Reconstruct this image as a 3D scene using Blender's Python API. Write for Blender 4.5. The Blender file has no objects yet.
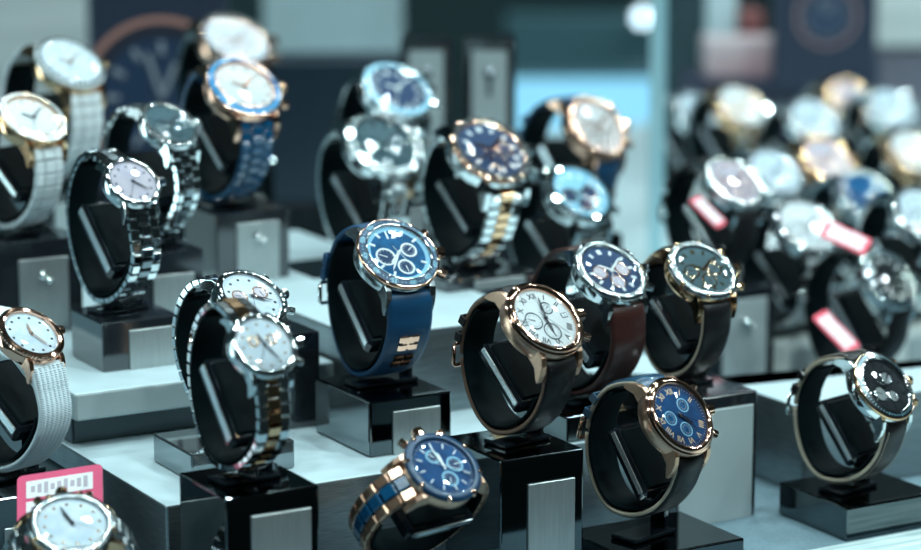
import bpy, math, random
from mathutils import Vector, Matrix
random.seed(7)
PI = math.pi
SC = bpy.context.scene
COL = SC.collection

# ------------------------------------------------------------------ camera
F = 2600.0
PITCH = math.radians(11.2)
YAW = math.radians(30.0)
CZ = 1.309
cp, sp, cy_, sy_ = math.cos(PITCH), math.sin(PITCH), math.cos(YAW), math.sin(YAW)
FWD = Vector((sy_*cp, cy_*cp, -sp))
RGT = Vector((cy_, -sy_, 0))
UPV = RGT.cross(FWD)
CAM = Vector((0, 0, CZ))
L0, L1, L2, L3 = 0.956, 1.000, 1.027, 1.0425   # deck and step heights

def at(px, py, d):
    return CAM + FWD*d + RGT*((px-460.5)/F*d) + UPV*((275-py)/F*d)
def onz(px, py, z):
    r = FWD + RGT*((px-460.5)/F) + UPV*((275-py)/F)
    return CAM + r*((z-CZ)/r.z)

cam = bpy.data.cameras.new('camera')
camo = bpy.data.objects.new('camera', cam); COL.objects.link(camo)
camo.matrix_world = Matrix.Translation(CAM) @ Matrix((RGT, UPV, -FWD)).transposed().to_4x4()
cam.sensor_width = 36; cam.lens = F/921*36
cam.clip_start = 0.02; cam.clip_end = 50
cam.dof.use_dof = True; cam.dof.focus_distance = 1.14; cam.dof.aperture_fstop = 5.4
SC.camera = camo
SC.view_settings.view_transform = 'Standard'
SC.view_settings.look = 'None'
SC.view_settings.gamma = 1
SC.view_settings.use_curve_mapping = False
SC.view_settings.exposure = 0.2

# ------------------------------------------------------------------ materials
MATS = {}
def mat(name, col, rough=.4, metal=0., coat=0., noise=0., nscale=60., stretch=(1,1,1), bump=0., emit=None, spec=.5, col2=None, wave=None):
    if name in MATS: return MATS[name]
    m = bpy.data.materials.new(name); m.use_nodes = True
    nt = m.node_tree; b = nt.nodes['Principled BSDF']
    b.inputs['Base Color'].default_value = (*col, 1)
    b.inputs['Roughness'].default_value = rough
    b.inputs['Metallic'].default_value = metal
    b.inputs['Coat Weight'].default_value = coat
    b.inputs['Coat Roughness'].default_value = .04
    b.inputs['Specular IOR Level'].default_value = spec
    if emit:
        b.inputs['Emission Color'].default_value = (*emit[0], 1); b.inputs['Emission Strength'].default_value = emit[1]
    if noise or bump or col2:
        tc = nt.nodes.new('ShaderNodeTexCoord'); mp = nt.nodes.new('ShaderNodeMapping')
        mp.inputs['Scale'].default_value = stretch
        nt.links.new(tc.outputs['Object'], mp.inputs['Vector'])
        if wave:
            n = nt.nodes.new('ShaderNodeTexWave'); n.inputs['Scale'].default_value = wave
            n.inputs['Distortion'].default_value = 1.5
            fac = n.outputs['Fac']
        else:
            n = nt.nodes.new('ShaderNodeTexNoise'); n.inputs['Scale'].default_value = nscale
            n.inputs['Detail'].default_value = 4; fac = n.outputs['Fac']
        nt.links.new(mp.outputs['Vector'], n.inputs['Vector'])
        if col2 or noise:
            mx = nt.nodes.new('ShaderNodeMix'); mx.data_type = 'RGBA'
            c2 = col2 or tuple(max(0, c*(1-noise)) for c in col)
            mx.inputs[6].default_value = (*col, 1); mx.inputs[7].default_value = (*c2, 1)
            cr = nt.nodes.new('ShaderNodeMapRange'); cr.inputs[1].default_value = .35; cr.inputs[2].default_value = .65
            nt.links.new(fac, cr.inputs[0]); nt.links.new(cr.outputs[0], mx.inputs[0])
            nt.links.new(mx.outputs[2], b.inputs['Base Color'])
        if bump:
            bp = nt.nodes.new('ShaderNodeBump'); bp.inputs['Strength'].default_value = bump; bp.inputs['Distance'].default_value = .0004
            nt.links.new(fac, bp.inputs['Height']); nt.links.new(bp.outputs[0], b.inputs['Normal'])
    MATS[name] = m
    return m

def glass_mat(name, tint=(1,1,1), refl=1.0, rough=0.02):
    m = bpy.data.materials.new(name); m.use_nodes = True
    nt = m.node_tree; nt.nodes.clear()
    o = nt.nodes.new('ShaderNodeOutputMaterial'); mx = nt.nodes.new('ShaderNodeMixShader')
    t = nt.nodes.new('ShaderNodeBsdfTransparent'); g = nt.nodes.new('ShaderNodeBsdfGlossy'); f = nt.nodes.new('ShaderNodeFresnel')
    t.inputs[0].default_value = (*tint, 1); g.inputs['Roughness'].default_value = rough
    f.inputs[0].default_value = 1.45
    nt.links.new(f.outputs[0], mx.inputs[0]); nt.links.new(t.outputs[0], mx.inputs[1]); nt.links.new(g.outputs[0], mx.inputs[2])
    nt.links.new(mx.outputs[0], o.inputs[0])
    MATS[name] = m
    return m

STEEL = mat('polished_steel', (.74,.79,.80), .07, 1)
BSTEEL = mat('brushed_steel', (.46,.52,.54), .2, 1, noise=.15, nscale=400, stretch=(1,8,1))
DSTEEL = mat('dark_steel', (.20,.24,.26), .2, 1)
GOLD = mat('rose_gold', (.84,.50,.36), .08, 1)
BGOLD = mat('brushed_rose_gold', (.74,.47,.33), .30, 1, noise=.15, nscale=300, stretch=(1,10,1))
YGOLD = mat('yellow_gold', (.88,.54,.31), .08, 1)
BLACKGLOSS = mat('black_gloss', (.006,.009,.012), .06, 0, coat=1.0, spec=.8)
BLACKMIR = mat('black_mirror_lacquer', (.13,.155,.165), .06, 1, noise=.12, nscale=35)
BLACKFR = mat('black_lacquer', (.012,.016,.02), .10, 0, coat=1.0, spec=1.0)
GEM = mat('cut_gem', (.80,.86,.88), .03, .9)
CUFFM = mat('black_cuff', (.002,.007,.009), .6, 0, spec=.06)
EDGEST = mat('polished_edge_strip', (.88,.94,.96), .2, .85)
CUSH = mat('black_cushion', (.008,.012,.016), .10, 0, coat=.3, spec=.5)
LEATHER = mat('black_leather', (.007,.007,.008), .42, 0, coat=.05, nscale=900, bump=.35, spec=.3)
BROWNL = mat('brown_leather', (.035,.010,.008), .4, 0, coat=.15, spec=.35, nscale=900, bump=.35)
NAVYRUB = mat('navy_rubber', (.004,.050,.120), .42, 0, nscale=500, bump=.05, coat=.05, spec=.35)
NAVYL = mat('navy_croc_leather', (.006,.035,.075), .34, 0, coat=.4, nscale=260, bump=1.0, col2=(.012,.075,.14))
WCER = mat('white_ceramic', (.64,.71,.73), .15, 0, coat=.8)
WSILI = mat('white_textured_rubber', (.62,.72,.76), .5, 0)
BCER = mat('blue_ceramic', (.005,.06,.14), .12, .0, coat=1)
PLATE = mat('brushed_plate', (.46,.50,.50), .34, .75, noise=.12, nscale=90, stretch=(14,14,.6), bump=.1)
WPANEL = mat('pale_panel', (.40,.47,.48), .4, .2, noise=.06, nscale=40)
DECKTOP = mat('pale_laminate', (.50,.63,.67), .32, 0, noise=.03, nscale=14, coat=.2)
DECKSIDE = mat('brushed_aluminium_front', (.27,.32,.34), .28, .8, noise=.3, nscale=30, stretch=(3,3,60), bump=.06)
DECK0 = mat('blue_grey_fabric', (.13,.21,.25), .75, 0, noise=.2, nscale=500, bump=.4)
ACRYL = mat('smoky_acrylic', (.26,.31,.33), .06, .85, noise=.1, nscale=20)
IVORY = mat('white_dial', (.64,.67,.68), .5, 0, noise=.03, nscale=900)
PEARL = mat('pearl_dial', (.60,.66,.70), .5, 0, nscale=160, col2=(.46,.55,.62), spec=.2)
BLUSH = mat('blush_dial', (.60,.54,.57), .5, 0, nscale=120, col2=(.46,.44,.52), spec=.2)
BLUED = mat('blue_dial', (.008,.12,.28), .5, 0, nscale=200, col2=(.005,.07,.17), spec=.2)
DEEPB = mat('deep_blue_dial', (.004,.028,.09), .5, 0, nscale=120, col2=(.008,.07,.20), spec=.2)
BRIGHTB = mat('bright_blue_bezel', (.015,.20,.42), .25, .2, coat=.3)
GPRINT = mat('gold_print', (.72,.52,.34), .45)
TEALD = mat('slate_dial', (.06,.11,.13), .5, 0, spec=.2)
NAVYD = mat('navy_dial', (.03,.06,.13), .5, 0, spec=.2)
BLKD = mat('black_dial', (.014,.018,.022), .5, 0, spec=.2)
CYAN = mat('pale_blue_enamel', (.26,.54,.70), .45, 0, coat=.05)
LUME = mat('white_print', (.80,.86,.86), .4)
INK = mat('black_print', (.02,.022,.03), .4)
BLUEZ = mat('blue_bezel', (.003,.035,.085), .38, .1, coat=.1)
TANL = mat('tan_lining', (.16,.095,.06), .5, 0, coat=.2)
CREAM = mat('cream_edge', (.50,.44,.34), .45, 0)
REDL = mat('oxblood_lining', (.07,.012,.012), .3, 0, coat=.6)
PALEB = mat('pale_block', (.62,.68,.66), .35, 0, coat=.4)
CRYS = glass_mat('watch_crystal', (.97,.99,1.0))
PINK = mat('pink_card', (.72,.09,.20), .45, coat=.3)
RED = mat('red_card', (.72,.08,.13), .45, coat=.3)
WCARD = mat('white_card', (.80,.82,.84), .45, coat=.3)
CPRINT = mat('cyan_print', (.20,.46,.58), .5)
GREYP = mat('grey_print', (.45,.40,.46), .5)

# ------------------------------------------------------------------ mesh helpers
class MB:
    def __init__(s): s.v = []; s.f = []; s.m = []; s.mats = []; s.sm = []
    def mi(s, m):
        if m not in s.mats: s.mats.append(m)
        return s.mats.index(m)
    def add(s, vs, fs, m, smooth=False):
        b = len(s.v); s.v += [tuple(v) for v in vs]; k = s.mi(m)
        for f in fs: s.f.append(tuple(b+i for i in f)); s.m.append(k); s.sm.append(smooth)
    def box(s, c, d, m, M=None, ch=0.):
        x, y, z = d[0]/2, d[1]/2, d[2]/2
        if ch <= 0:
            vs = [Vector((i*x, j*y, k*z)) for k in (-1,1) for j in (-1,1) for i in (-1,1)]
            fs = [(0,2,3,1),(4,5,7,6),(0,1,5,4),(2,6,7,3),(0,4,6,2),(1,3,7,5)]
        else:   # chamfer in all directions
            vs = []; idx = {}
            for i in (-1,1):
                for j in (-1,1):
                    for k in (-1,1):
                        idx[i,j,k] = len(vs)
                        vs += [Vector((i*x, j*(y-ch), k*(z-ch))), Vector((i*(x-ch), j*y, k*(z-ch))), Vector((i*(x-ch), j*(y-ch), k*z))]
            fs = []
            for i in (-1,1):
                q = [idx[i,-1,-1], idx[i,1,-1], idx[i,1,1], idx[i,-1,1]]; fs.append(q if i > 0 else q[::-1])
                q = [idx[-1,i,-1]+1, idx[-1,i,1]+1, idx[1,i,1]+1, idx[1,i,-1]+1]; fs.append(q if i > 0 else q[::-1])
                q = [idx[-1,-1,i]+2, idx[1,-1,i]+2, idx[1,1,i]+2, idx[-1,1,i]+2]; fs.append(q if i > 0 else q[::-1])
            for a in (-1,1):
                for b in (-1,1):
                    q = [idx[a,b,-1], idx[a,b,-1]+1, idx[a,b,1]+1, idx[a,b,1]]; fs.append(q if a*b < 0 else q[::-1])
                    q = [idx[a,-1,b], idx[a,1,b], idx[a,1,b]+2, idx[a,-1,b]+2]; fs.append(q if a*b < 0 else q[::-1])
                    q = [idx[-1,a,b]+1, idx[-1,a,b]+2, idx[1,a,b]+2, idx[1,a,b]+1]; fs.append(q if a*b < 0 else q[::-1])
            for kk, n in idx.items():
                q = (n, n+1, n+2); fs.append(q if kk[0]*kk[1]*kk[2] > 0 else q[::-1])
        c = Vector(c)
        vs = [c+v for v in vs]
        if M: vs = [M @ v for v in vs]
        s.add(vs, fs, m)
    def lathe(s, prof, m, seg=64, c=(0,0,0), M=None, smooth=True, gear=None):
        vs = []; fs = []; n = len(prof)
        for i in range(seg):
            a = 2*PI*i/seg
            for j, (r, z) in enumerate(prof):
                rr = r
                if gear and r > gear[1]: rr = r + (gear[0] if i % 2 else 0)
                vs.append(Vector((c[0]+rr*math.cos(a), c[1]+rr*math.sin(a), c[2]+z)))
        for i in range(seg):
            k = (i+1) % seg
            for j in range(n-1):
                fs.append((i*n+j, k*n+j, k*n+j+1, i*n+j+1))
        if M: vs = [M @ v for v in vs]
        s.add(vs, fs, m, smooth)
    def disc(s, r, z, m, c=(0,0), seg=48, r0=0):
        vs = []; fs = []
        for i in range(seg):
            a = 2*PI*i/seg; vs.append((c[0]+r*math.cos(a), c[1]+r*math.sin(a), z))
            if r0: vs.append((c[0]+r0*math.cos(a), c[1]+r0*math.sin(a), z))
        if r0: fs = [(2*i, 2*((i+1) % seg), 2*((i+1) % seg)+1, 2*i+1) for i in range(seg)]
        else: fs = [tuple(range(seg))]
        s.add(vs, fs, m)
    def prism(s, poly, x0, x1, m):   # poly in (y,z), extruded in x
        n = len(poly)
        vs = [(x0, y, z) for y, z in poly] + [(x1, y, z) for y, z in poly]
        fs = [tuple(range(n))[::-1], tuple(range(n, 2*n))] + [(i, (i+1) % n, n+(i+1) % n, n+i) for i in range(n)]
        s.add(vs, fs, m)
    def sweep(s, pts, sec, m, closed=False, smooth=True, lining=None, edge=None):
        """pts: list of (y,z,w,t,ny,nz); section points (x,h) scaled by w/2 and t"""
        vs = []; n = len(sec)
        for (y, z, w, t, ny, nz) in pts:
            for (x, h) in sec: vs.append((x*w/2, y+ny*h*t, z+nz*h*t))
        fs = []; fl = []; fe = []
        for i in range(len(pts)-1):
            for j in range(n):
                q = (i*n+j, i*n+(j+1) % n, (i+1)*n+(j+1) % n, (i+1)*n+j)
                (fl if lining and j == 1 else fe if edge and j in (0, 2, 3, 8) else fs).append(q)
        fs.append(tuple(range(n))[::-1]); fs.append(tuple((len(pts)-1)*n+j for j in range(n)))
        s.add(vs, fs, m, smooth)
        if fl or fe:
            b = len(s.v)-len(vs)
            for lst, mm in ((fl, lining), (fe, edge)):
                if not mm: continue
                k = s.mi(mm)
                for q in lst: s.f.append(tuple(b+i for i in q)); s.m.append(k); s.sm.append(smooth)
    def tube(s, pts, r, m, seg=10):
        pts = [Vector(p) for p in pts]; vs = []; fs = []
        for i, p in enumerate(pts):
            t = (pts[min(i+1, len(pts)-1)]-pts[max(i-1, 0)]).normalized()
            a = t.orthogonal().normalized() if i == 0 else (a - t*a.dot(t)).normalized()
            b = t.cross(a)
            for k in range(seg):
                q = 2*PI*k/seg; vs.append(p+a*(r*math.cos(q))+b*(r*math.sin(q)))
        for i in range(len(pts)-1):
            for k in range(seg):
                fs.append((i*seg+k, i*seg+(k+1) % seg, (i+1)*seg+(k+1) % seg, (i+1)*seg+k))
        fs.append(tuple(range(seg))[::-1]); fs.append(tuple((len(pts)-1)*seg+k for k in range(seg)))
        s.add(vs, fs, m, True)
    def text(s, txt, size, m, M):
        vs, fs = text_mesh(txt)
        s.add([M @ (Vector(v)*size) for v in vs], fs, m)
    def build(s, name, parent=None, scale=.001, bevel=0):
        me = bpy.data.meshes.new(name)
        me.from_pydata([(x*scale, y*scale, z*scale) for x, y, z in s.v], [], s.f)
        for m in s.mats: me.materials.append(m)
        me.polygons.foreach_set('material_index', s.m)
        me.polygons.foreach_set('use_smooth', s.sm)
        me.update()
        o = bpy.data.objects.new(name, me); COL.objects.link(o)
        if parent: o.parent = parent
        if bevel:
            b = o.modifiers.new('bevel', 'BEVEL'); b.width = bevel; b.segments = 3; b.limit_method = 'ANGLE'
        return o

_T = {}
def text_mesh(txt):
    if txt in _T: return _T[txt]
    cu = bpy.data.curves.new('t', 'FONT'); cu.body = txt; cu.align_x = 'CENTER'; cu.align_y = 'CENTER'; cu.resolution_u = 2; cu.offset = .022
    o = bpy.data.objects.new('t', cu); COL.objects.link(o)
    dg = bpy.context.evaluated_depsgraph_get(); dg.update()
    me = o.evaluated_get(dg).to_mesh()
    r = ([tuple(v.co) for v in me.vertices], [tuple(p.vertices) for p in me.polygons])
    bpy.data.objects.remove(o); bpy.data.curves.remove(cu)
    _T[txt] = r
    return r

def thing(name, label, cat, loc=(0,0,0), group=None):
    o = bpy.data.objects.new(name, None); COL.objects.link(o); o.location = loc; o.empty_display_size = .02
    o['label'] = label; o['category'] = cat
    if group: o['group'] = group
    return o
def tag(o, label, cat, group=None):
    o['label'] = label; o['category'] = cat
    if group: o['group'] = group
    return o
def struct(o): o['kind'] = 'structure'; return o

SECT = [(-1,-.32),(-.9,-.5),(.9,-.5),(1,-.32),(1,.25),(.82,.5),(0,.62),(-.82,.5),(-1,.25)]
FLAT = [(-1,-.4),(-.94,-.5),(.94,-.5),(1,-.4),(1,.4),(.94,.5),(-.94,.5),(-1,.4)]

def catmull(P, n=8):
    out = []
    Q = [P[0]] + P + [P[-1]]
    for i in range(1, len(Q)-2):
        for k in range(n):
            t = k/n; a, b, c, d = Q[i-1], Q[i], Q[i+1], Q[i+2]
            out.append(tuple(.5*((2*b[j])+(-a[j]+c[j])*t+(2*a[j]-5*b[j]+4*c[j]-d[j])*t*t+(-a[j]+3*b[j]-3*c[j]+d[j])*t**3) for j in range(2)))
    out.append(P[-1])
    return out
def resample(pts, step=None, n=None):
    d = [0]
    for a, b in zip(pts, pts[1:]): d.append(d[-1]+math.dist(a, b))
    L = d[-1]
    if n is None: n = max(2, round(L/step))
    out = []; j = 0
    for i in range(n+1):
        s = L*i/n
        while j < len(d)-2 and d[j+1] < s: j += 1
        t = (s-d[j])/max(1e-9, d[j+1]-d[j])
        out.append((pts[j][0]+(pts[j+1][0]-pts[j][0])*t, pts[j][1]+(pts[j+1][1]-pts[j][1])*t))
    return out, L
def frames(pts):
    """outward normals; path runs from the 12 h lug round the back to the 6 h lug"""
    r = []
    for i, p in enumerate(pts):
        a = pts[max(0, i-1)]; b = pts[min(len(pts)-1, i+1)]
        ty, tz = b[0]-a[0], b[1]-a[1]; l = math.hypot(ty, tz) or 1
        r.append((p[0], p[1], -tz/l, ty/l, ty/l, tz/l))
    # outward = away from the loop centre
    out = []
    for (y, z, ny, nz, ty, tz) in r:
        if ny*y+nz*(z+3) < 0: ny, nz = -ny, -nz
        out.append((y, z, ny, nz, ty, tz))
    return out

def loop_path(L, s, flat=1.0):
    e = 23.0*s
    P = [(19.0*s, 22.3*L+2.6*s), (e, 22.3*L+.6*s), (max(e+2.2, 29*L), 13*L), (33.5*L, -1*L), (32*L, -15*L), (24.5*L, -27*L), (11*L, -35.3*L), (-5*L, -37.8*L),
         (-20*L, -33*L), (-30.5*L, -20*L), (-34*L, -4*L), (-max(e+2.6, 30.5*L), 11.5*L), (-e, 22.3*L+.6*s), (-19.0*s, 22.3*L+2.6*s)]
    out = []
    for (a, b) in catmull(P):
        hb, up = (a-b)*.70711, (a+b)*.70711
        if hb > 3*L: hb = 3*L+(hb-3*L)*.80
        out.append(((hb+up)*.70711, (up-hb)*.70711))
    return out

# ------------------------------------------------------------------ watch factory
ROM = ['XII','I','II','III','IIII','V','VI','VII','VIII','IX','X','XI']
def watch(px, py, hw, hh, R, d, label, L=1.0, case=STEEL, flank=None, bezel='plain', bezmat=None, dial=IVORY, marks='bars', markm=INK,
          subs=(), subm=None, subring=None, band='leather', bandm=LEATHER, centerm=None, crown=True, pushers=True, handm=INK, time=(10, 9),
          group=None, orient=None, lumering=None, detail=2, stand=None, numerals=False, secs=35, bandw=None, date=False, inner=None, octo=False, lining=None, edgem=None, lowm=None, ringw=.9, rimm=None, stitchm=None):
    Rmm = R*d/F*1000
    s = Rmm/21.0
    flank = flank or case
    # orientation
    nx = math.sqrt(max(0, 1-(hw/R)**2)); ny = math.sqrt(max(0, 1-(hh/R)**2)); nz = math.sqrt(max(.05, 1-nx*nx-ny*ny))
    c = at(px, py, d)
    ray = (c-CAM).normalized()
    rr = ray.cross(Vector((0,0,1))).normalized(); uu = rr.cross(ray)
    if orient is None:
        n = (rr*nx+uu*ny-ray*nz).normalized()
        el = math.asin(n.z); yaw = math.atan2(n.y, n.x)+PI/2
        ROT = Matrix.Rotation(yaw, 3, 'Z') @ Matrix.Rotation(PI/2-el, 3, 'X')
    else:
        (t_, n_) = orient
        n = (rr*n_[0]+uu*n_[1]-ray*n_[2]).normalized(); t = rr*t_[0]+uu*t_[1]-ray*t_[2]
        t = (t-n*t.dot(n)).normalized(); u = t.cross(n).normalized()
        ROT = Matrix((u, t, n)).transposed(); yaw = math.atan2(u.y, u.x); el = math.asin(n.z)
    zd = 22.3*L + 8.6*s        # dial height above the loop centre
    loc = c - (ROT @ Vector((0, 0, zd*.001)))
    root = thing('wristwatch', label, 'watch', loc, group)
    root.rotation_euler = ROT.to_euler()
    z0 = 22.3*L                # lug level
    S = lambda *a: [(x*s, z0+z*s) for x, z in a]
    seg = 112 if detail == 2 else 40
    # --- case
    mb = MB()
    mb.lathe(S((0.01,-1.6),(16,-1.6),(18.8,-1.0),(20.3,.2),(20.7,2),(20.7,6.2),(20.0,7.6),(17.4,7.6)), flank, seg)
    if octo:
        mb.lathe(S((20.2,2),(21.8,2.4),(21.8,6.6),(20,7.4)), flank, 8, smooth=False)
    lw = max(10.4*s, min(bandw or 20, 21)*s*.5+.2)
    for sy in (1, -1):
        for sx in (-1, 1):
            x0, x1 = sorted((sx*lw, sx*(lw+3.2*s)))
            poly = [(8,7.0),(16,7.2),(19.5,6.2),(22.6,3.4),(24.8,-.4),(26.2,-4.6),(25.4,-5.6),(23.2,-4.4),(19.5,-1.4),(12,-1.0),(8,-.6)]
            pl = [(sy*y*s, z0+z*s) for y, z in poly]
            if sy < 0: pl = pl[::-1]
            mb.prism(pl, x0, x1, flank)
        mb.tube([(-10.5*s, sy*23.4*s, z0-.2*s), (10.5*s, sy*23.4*s, z0-.2*s)], .9*s, flank, 8)
    co = mb.build('case', root, bevel=.0004 if detail == 2 else 0)
    # --- bezel
    mb = MB(); bz = bezmat or case
    if bezel == 'stepped':
        mb.lathe(S((20.0,7.4),(21.3,7.5),(21.6,8.2),(21.2,9.0),(20.2,9.1),(20.3,9.7),(20.0,10.4),(18.9,11.0),(17.9,10.9),(17.2,10.2),(16.9,8.7)), bz, seg)
    elif bezel == 'coin':
        mb.lathe(S((20.0,7.4),(20.8,7.5),(21.3,8.2),(21.3,9.6),(20.6,10.3),(18.9,10.9),(17.4,10.5),(17.0,8.7)), bz, 120, smooth=False, gear=(-.45*s, 20.7*s))
    elif bezel == 'ring':
        mb.lathe(S((20.0,7.4),(21.2,7.5),(21.5,8.3),(21.2,9.4),(20.6,9.7),(20.4,9.5)), rimm or case, seg)
        mb.lathe(S((20.4,9.6),(17.3,10.6)), bz, seg)
        mb.lathe(S((17.3,10.6),(17.0,10.9),(16.5,10.7),(16.3,8.7)), case, seg)
    elif bezel == 'gems':
        mb.lathe(S((20.0,7.4),(21,7.5),(21.2,8.6),(20.6,9.2),(17.4,9.6),(17.0,8.7)), bz, seg)
        ng = 36
        for i in range(ng):
            a = 2*PI*i/ng; M = Matrix.Translation((19*s*math.cos(a), 19*s*math.sin(a), z0+9.6*s)) @ Matrix.Rotation(random.uniform(-.28, .28), 4, 'X') @ Matrix.Rotation(random.uniform(-.28, .28), 4, 'Y')
            mb.lathe([(.01,1.0*s),(1.15*s,1.0*s),(1.5*s,.3*s),(.9*s,-.8*s)], GEM, 8, M=M, smooth=False)
    elif bezel == 'studs':
        mb.lathe(S((20.0,7.4),(21.4,7.5),(21.6,8.6),(20.8,9.8),(18.4,10.4),(17.2,10.2),(16.9,8.7)), bz, seg)
        for i in range(8):
            a = 2*PI*(i+.5)/8; M = Matrix.Translation((20.6*s*math.cos(a), 20.6*s*math.sin(a), z0+9.0*s)) @ Matrix.Rotation(random.uniform(-.3, .3), 4, 'X') @ Matrix.Rotation(random.uniform(-.3, .3), 4, 'Y')
            mb.lathe([(.01,1.5*s),(1.1*s,1.5*s),(1.5*s,.6*s),(1.5*s,-1.5*s)], case, 8, M=M)
    else:
        mb.lathe(S((20.0,7.4),(21.0,7.6),(21.1,8.5),(20.4,9.8),(18.8,10.6),(17.6,10.4),(17.0,8.7)), bz, seg)
    bo = mb.build('bezel', root)
    if bezel == 'ring':
        mb = MB()
        for i in range(60):
            a = 2*PI*i/60; l = 1.6 if i % 5 == 0 else .8
            if numerals and i % 5 == 0: continue
            M = Matrix.Rotation(a, 4, 'Z') @ Matrix.Translation((0, 18.9*s, z0+10.22*s)) @ Matrix.Rotation(math.atan(-1/3.1), 4, 'X')
            mb.box((0,0,0), (.28*s, l*s, .1*s), CPRINT if bz is not CYAN else INK, M)
        if numerals:
            for i in range(1, 12):
                a = -2*PI*i/12
                M = Matrix.Rotation(a, 4, 'Z') @ Matrix.Translation((0, 18.8*s, z0+10.3*s)) @ Matrix.Rotation(math.atan(-1/3.1), 4, 'X')
                mb.text(str(i*5), 3.4*s, CPRINT, M)
        mb.build('bezel_scale', bo)
    # --- dial
    zt = z0 + 8.6*s
    mb = MB()
    mb.disc(17.6*s, zt, dial, seg=64)
    mb.lathe([(17.5*s, zt+.02), (16.6*s, zt+.05), (16.6*s, zt+.12)], inner or dial, 64)
    do = mb.build('dial', root)
    mb = MB()
    ring = lumering
    if ring: mb.disc(16.9*s, zt+.15*s, ring, r0=(14.3 if numerals else 15.5)*s, seg=64)
    if detail == 2:
        for i in range(60):
            a = 2*PI*i/60
            M = Matrix.Rotation(a, 4, 'Z')
            mb.box((0, 16.0*s, zt+.16*s), (.16*s, .8*s, .08*s), INK if ring is LUME else markm, M)
    for i in range(12):
        a = -2*PI*i/12; M = Matrix.Rotation(a, 4, 'Z')
        if marks == 'bars':
            mb.box((0, 13.2*s, zt+.3*s), ((1.5 if i else 2.6)*s, 3.0*s, .5*s), markm, M, ch=.1*s)
        elif marks == 'sticks':
            mb.box((0, 13.4*s, zt+.25*s), (.7*s, 3.2*s, .4*s), markm, M)
        elif marks == 'dots':
            mb.lathe([(.01, .5*s), (.75*s, .35*s), (.95*s, 0)], markm, 8, M=M @ Matrix.Translation((0, 13.5*s, zt)))
        elif marks == 'roman':
            if i in (3,): continue
            mb.text(ROM[i], 4.3*s, markm, M @ Matrix.Translation((0, 13.3*s, zt+.12*s)))
        elif marks == 'arabic':
            if i == 0: mb.text('12', 6.4*s, markm, Matrix.Translation((0, 11.6*s, zt+.2*s)))
            elif i in (4, 5, 7, 8, 10, 11, 1, 2):
                mb.box((0, 13.6*s, zt+.3*s), (1.2*s, 3.2*s, .5*s), markm, M)
    mb.build('hour_markers', do)
    if date:
        mb = MB(); mb.box((12.6*s, 0, zt+.12*s), (3.6*s, 2.6*s, .2*s), INK); mb.box((12.6*s, 0, zt+.2*s), (2.8*s, 1.9*s, .2*s), LUME)
        mb.text('5', 2.2*s, INK, Matrix.Translation((12.6*s, 0, zt+.35*s)))
        mb.build('date_window', do)
    for k, (sx_, sy2, sr) in enumerate(subs):
        mb = MB()
        mb.lathe([(sr*s, zt+.25*s), ((sr-.2)*s, zt+.4*s), ((sr-ringw)*s, zt+.4*s), ((sr-ringw-.2)*s, zt+.22*s)], subring or markm, 32, c=(sx_*s, sy2*s, 0))
        mb.disc((sr-.9)*s, zt+.2*s, subm or dial, c=(sx_*s, sy2*s), seg=32)
        if detail == 2:
            for i in range(12):
                M = Matrix.Translation((sx_*s, sy2*s, 0)) @ Matrix.Rotation(2*PI*i/12, 4, 'Z')
                mb.box((0, (sr-1.7)*s, zt+.26*s), (.18*s, .8*s, .08*s), markm, M)
        so = mb.build('subdial', do)
        mb = MB(); a = 1.1+2.1*k
        mb.box((0, (sr-2.2)*.42*s, zt+.42*s), (.42*s, (sr-1.2)*s, .14*s), handm, Matrix.Translation((sx_*s, sy2*s, 0)) @ Matrix.Rotation(a, 4, 'Z'))
        mb.build('subdial_hand', so)
    # --- hands
    h, mi_ = time
    for nm, ang, ln, wd, zz, hm in (('hour_hand', -(h+mi_/60)*PI/6, 8.4, 1.5, .95, handm), ('minute_hand', -mi_*PI/30, 12.8, 1.15, 1.2, handm),
                                ('second_hand', -secs*PI/30, 14.5, .35, 1.45, handm)):
        mb = MB(); M = Matrix.Rotation(ang, 4, 'Z')
        z = zt+zz*s; w = wd*s/2; l = ln*s; b = (-2.2 if wd > .5 else -4.5)*s
        vs = [(-w*.55, b, z), (w*.55, b, z), (w, l*.35, z), (w*.8, l*.8, z), (0, l, z), (-w*.8, l*.8, z), (-w, l*.35, z)]
        mb.add([M @ Vector(v) for v in vs], [tuple(range(7))], hm)
        mb.lathe([(.01, zt+(zz+.15)*s), (.9*s, zt+(zz+.1)*s), (1.0*s, zt+(zz-.2)*s)], hm, 12)
        mb.build(nm, do)
    # --- crystal
    mb = MB()
    mb.lathe(S((17.0,10.0),(16,10.25),(12,10.7),(6,11.0),(.01,11.1)), CRYS, 48)
    mb.build('crystal', root)
    # --- crown and pushers
    def knob(ang, r, l, m_, nm, x0=20.4):
        mb = MB()
        M = Matrix.Rotation(ang, 4, 'Z') @ Matrix.Translation((x0*s, 0, z0+5.6*s)) @ Matrix.Rotation(PI/2, 4, 'Y')
        mb.lathe([(r*.5*s, -1*s), (r*.5*s, .8*s), (r*s, .9*s), (r*1.05*s, l*.5*s), (r*s, (l-.3)*s), (r*.7*s, l*s), (.01, (l+.1)*s)], m_, 28, M=M, smooth=False, gear=(-.22*s, r*.9*s))
        mb.build(nm, root)
    cm = rimm or case
    if crown: knob(0, 3.1, 6.4, cm, 'crown')
    if pushers:
        knob(math.radians(31), 2.1, 5.8, cm, 'pusher'); knob(math.radians(-31), 2.1, 5.8, cm, 'pusher')
    # --- band
    P = loop_path(L, s); bw = (bandw or 20)*s
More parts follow.
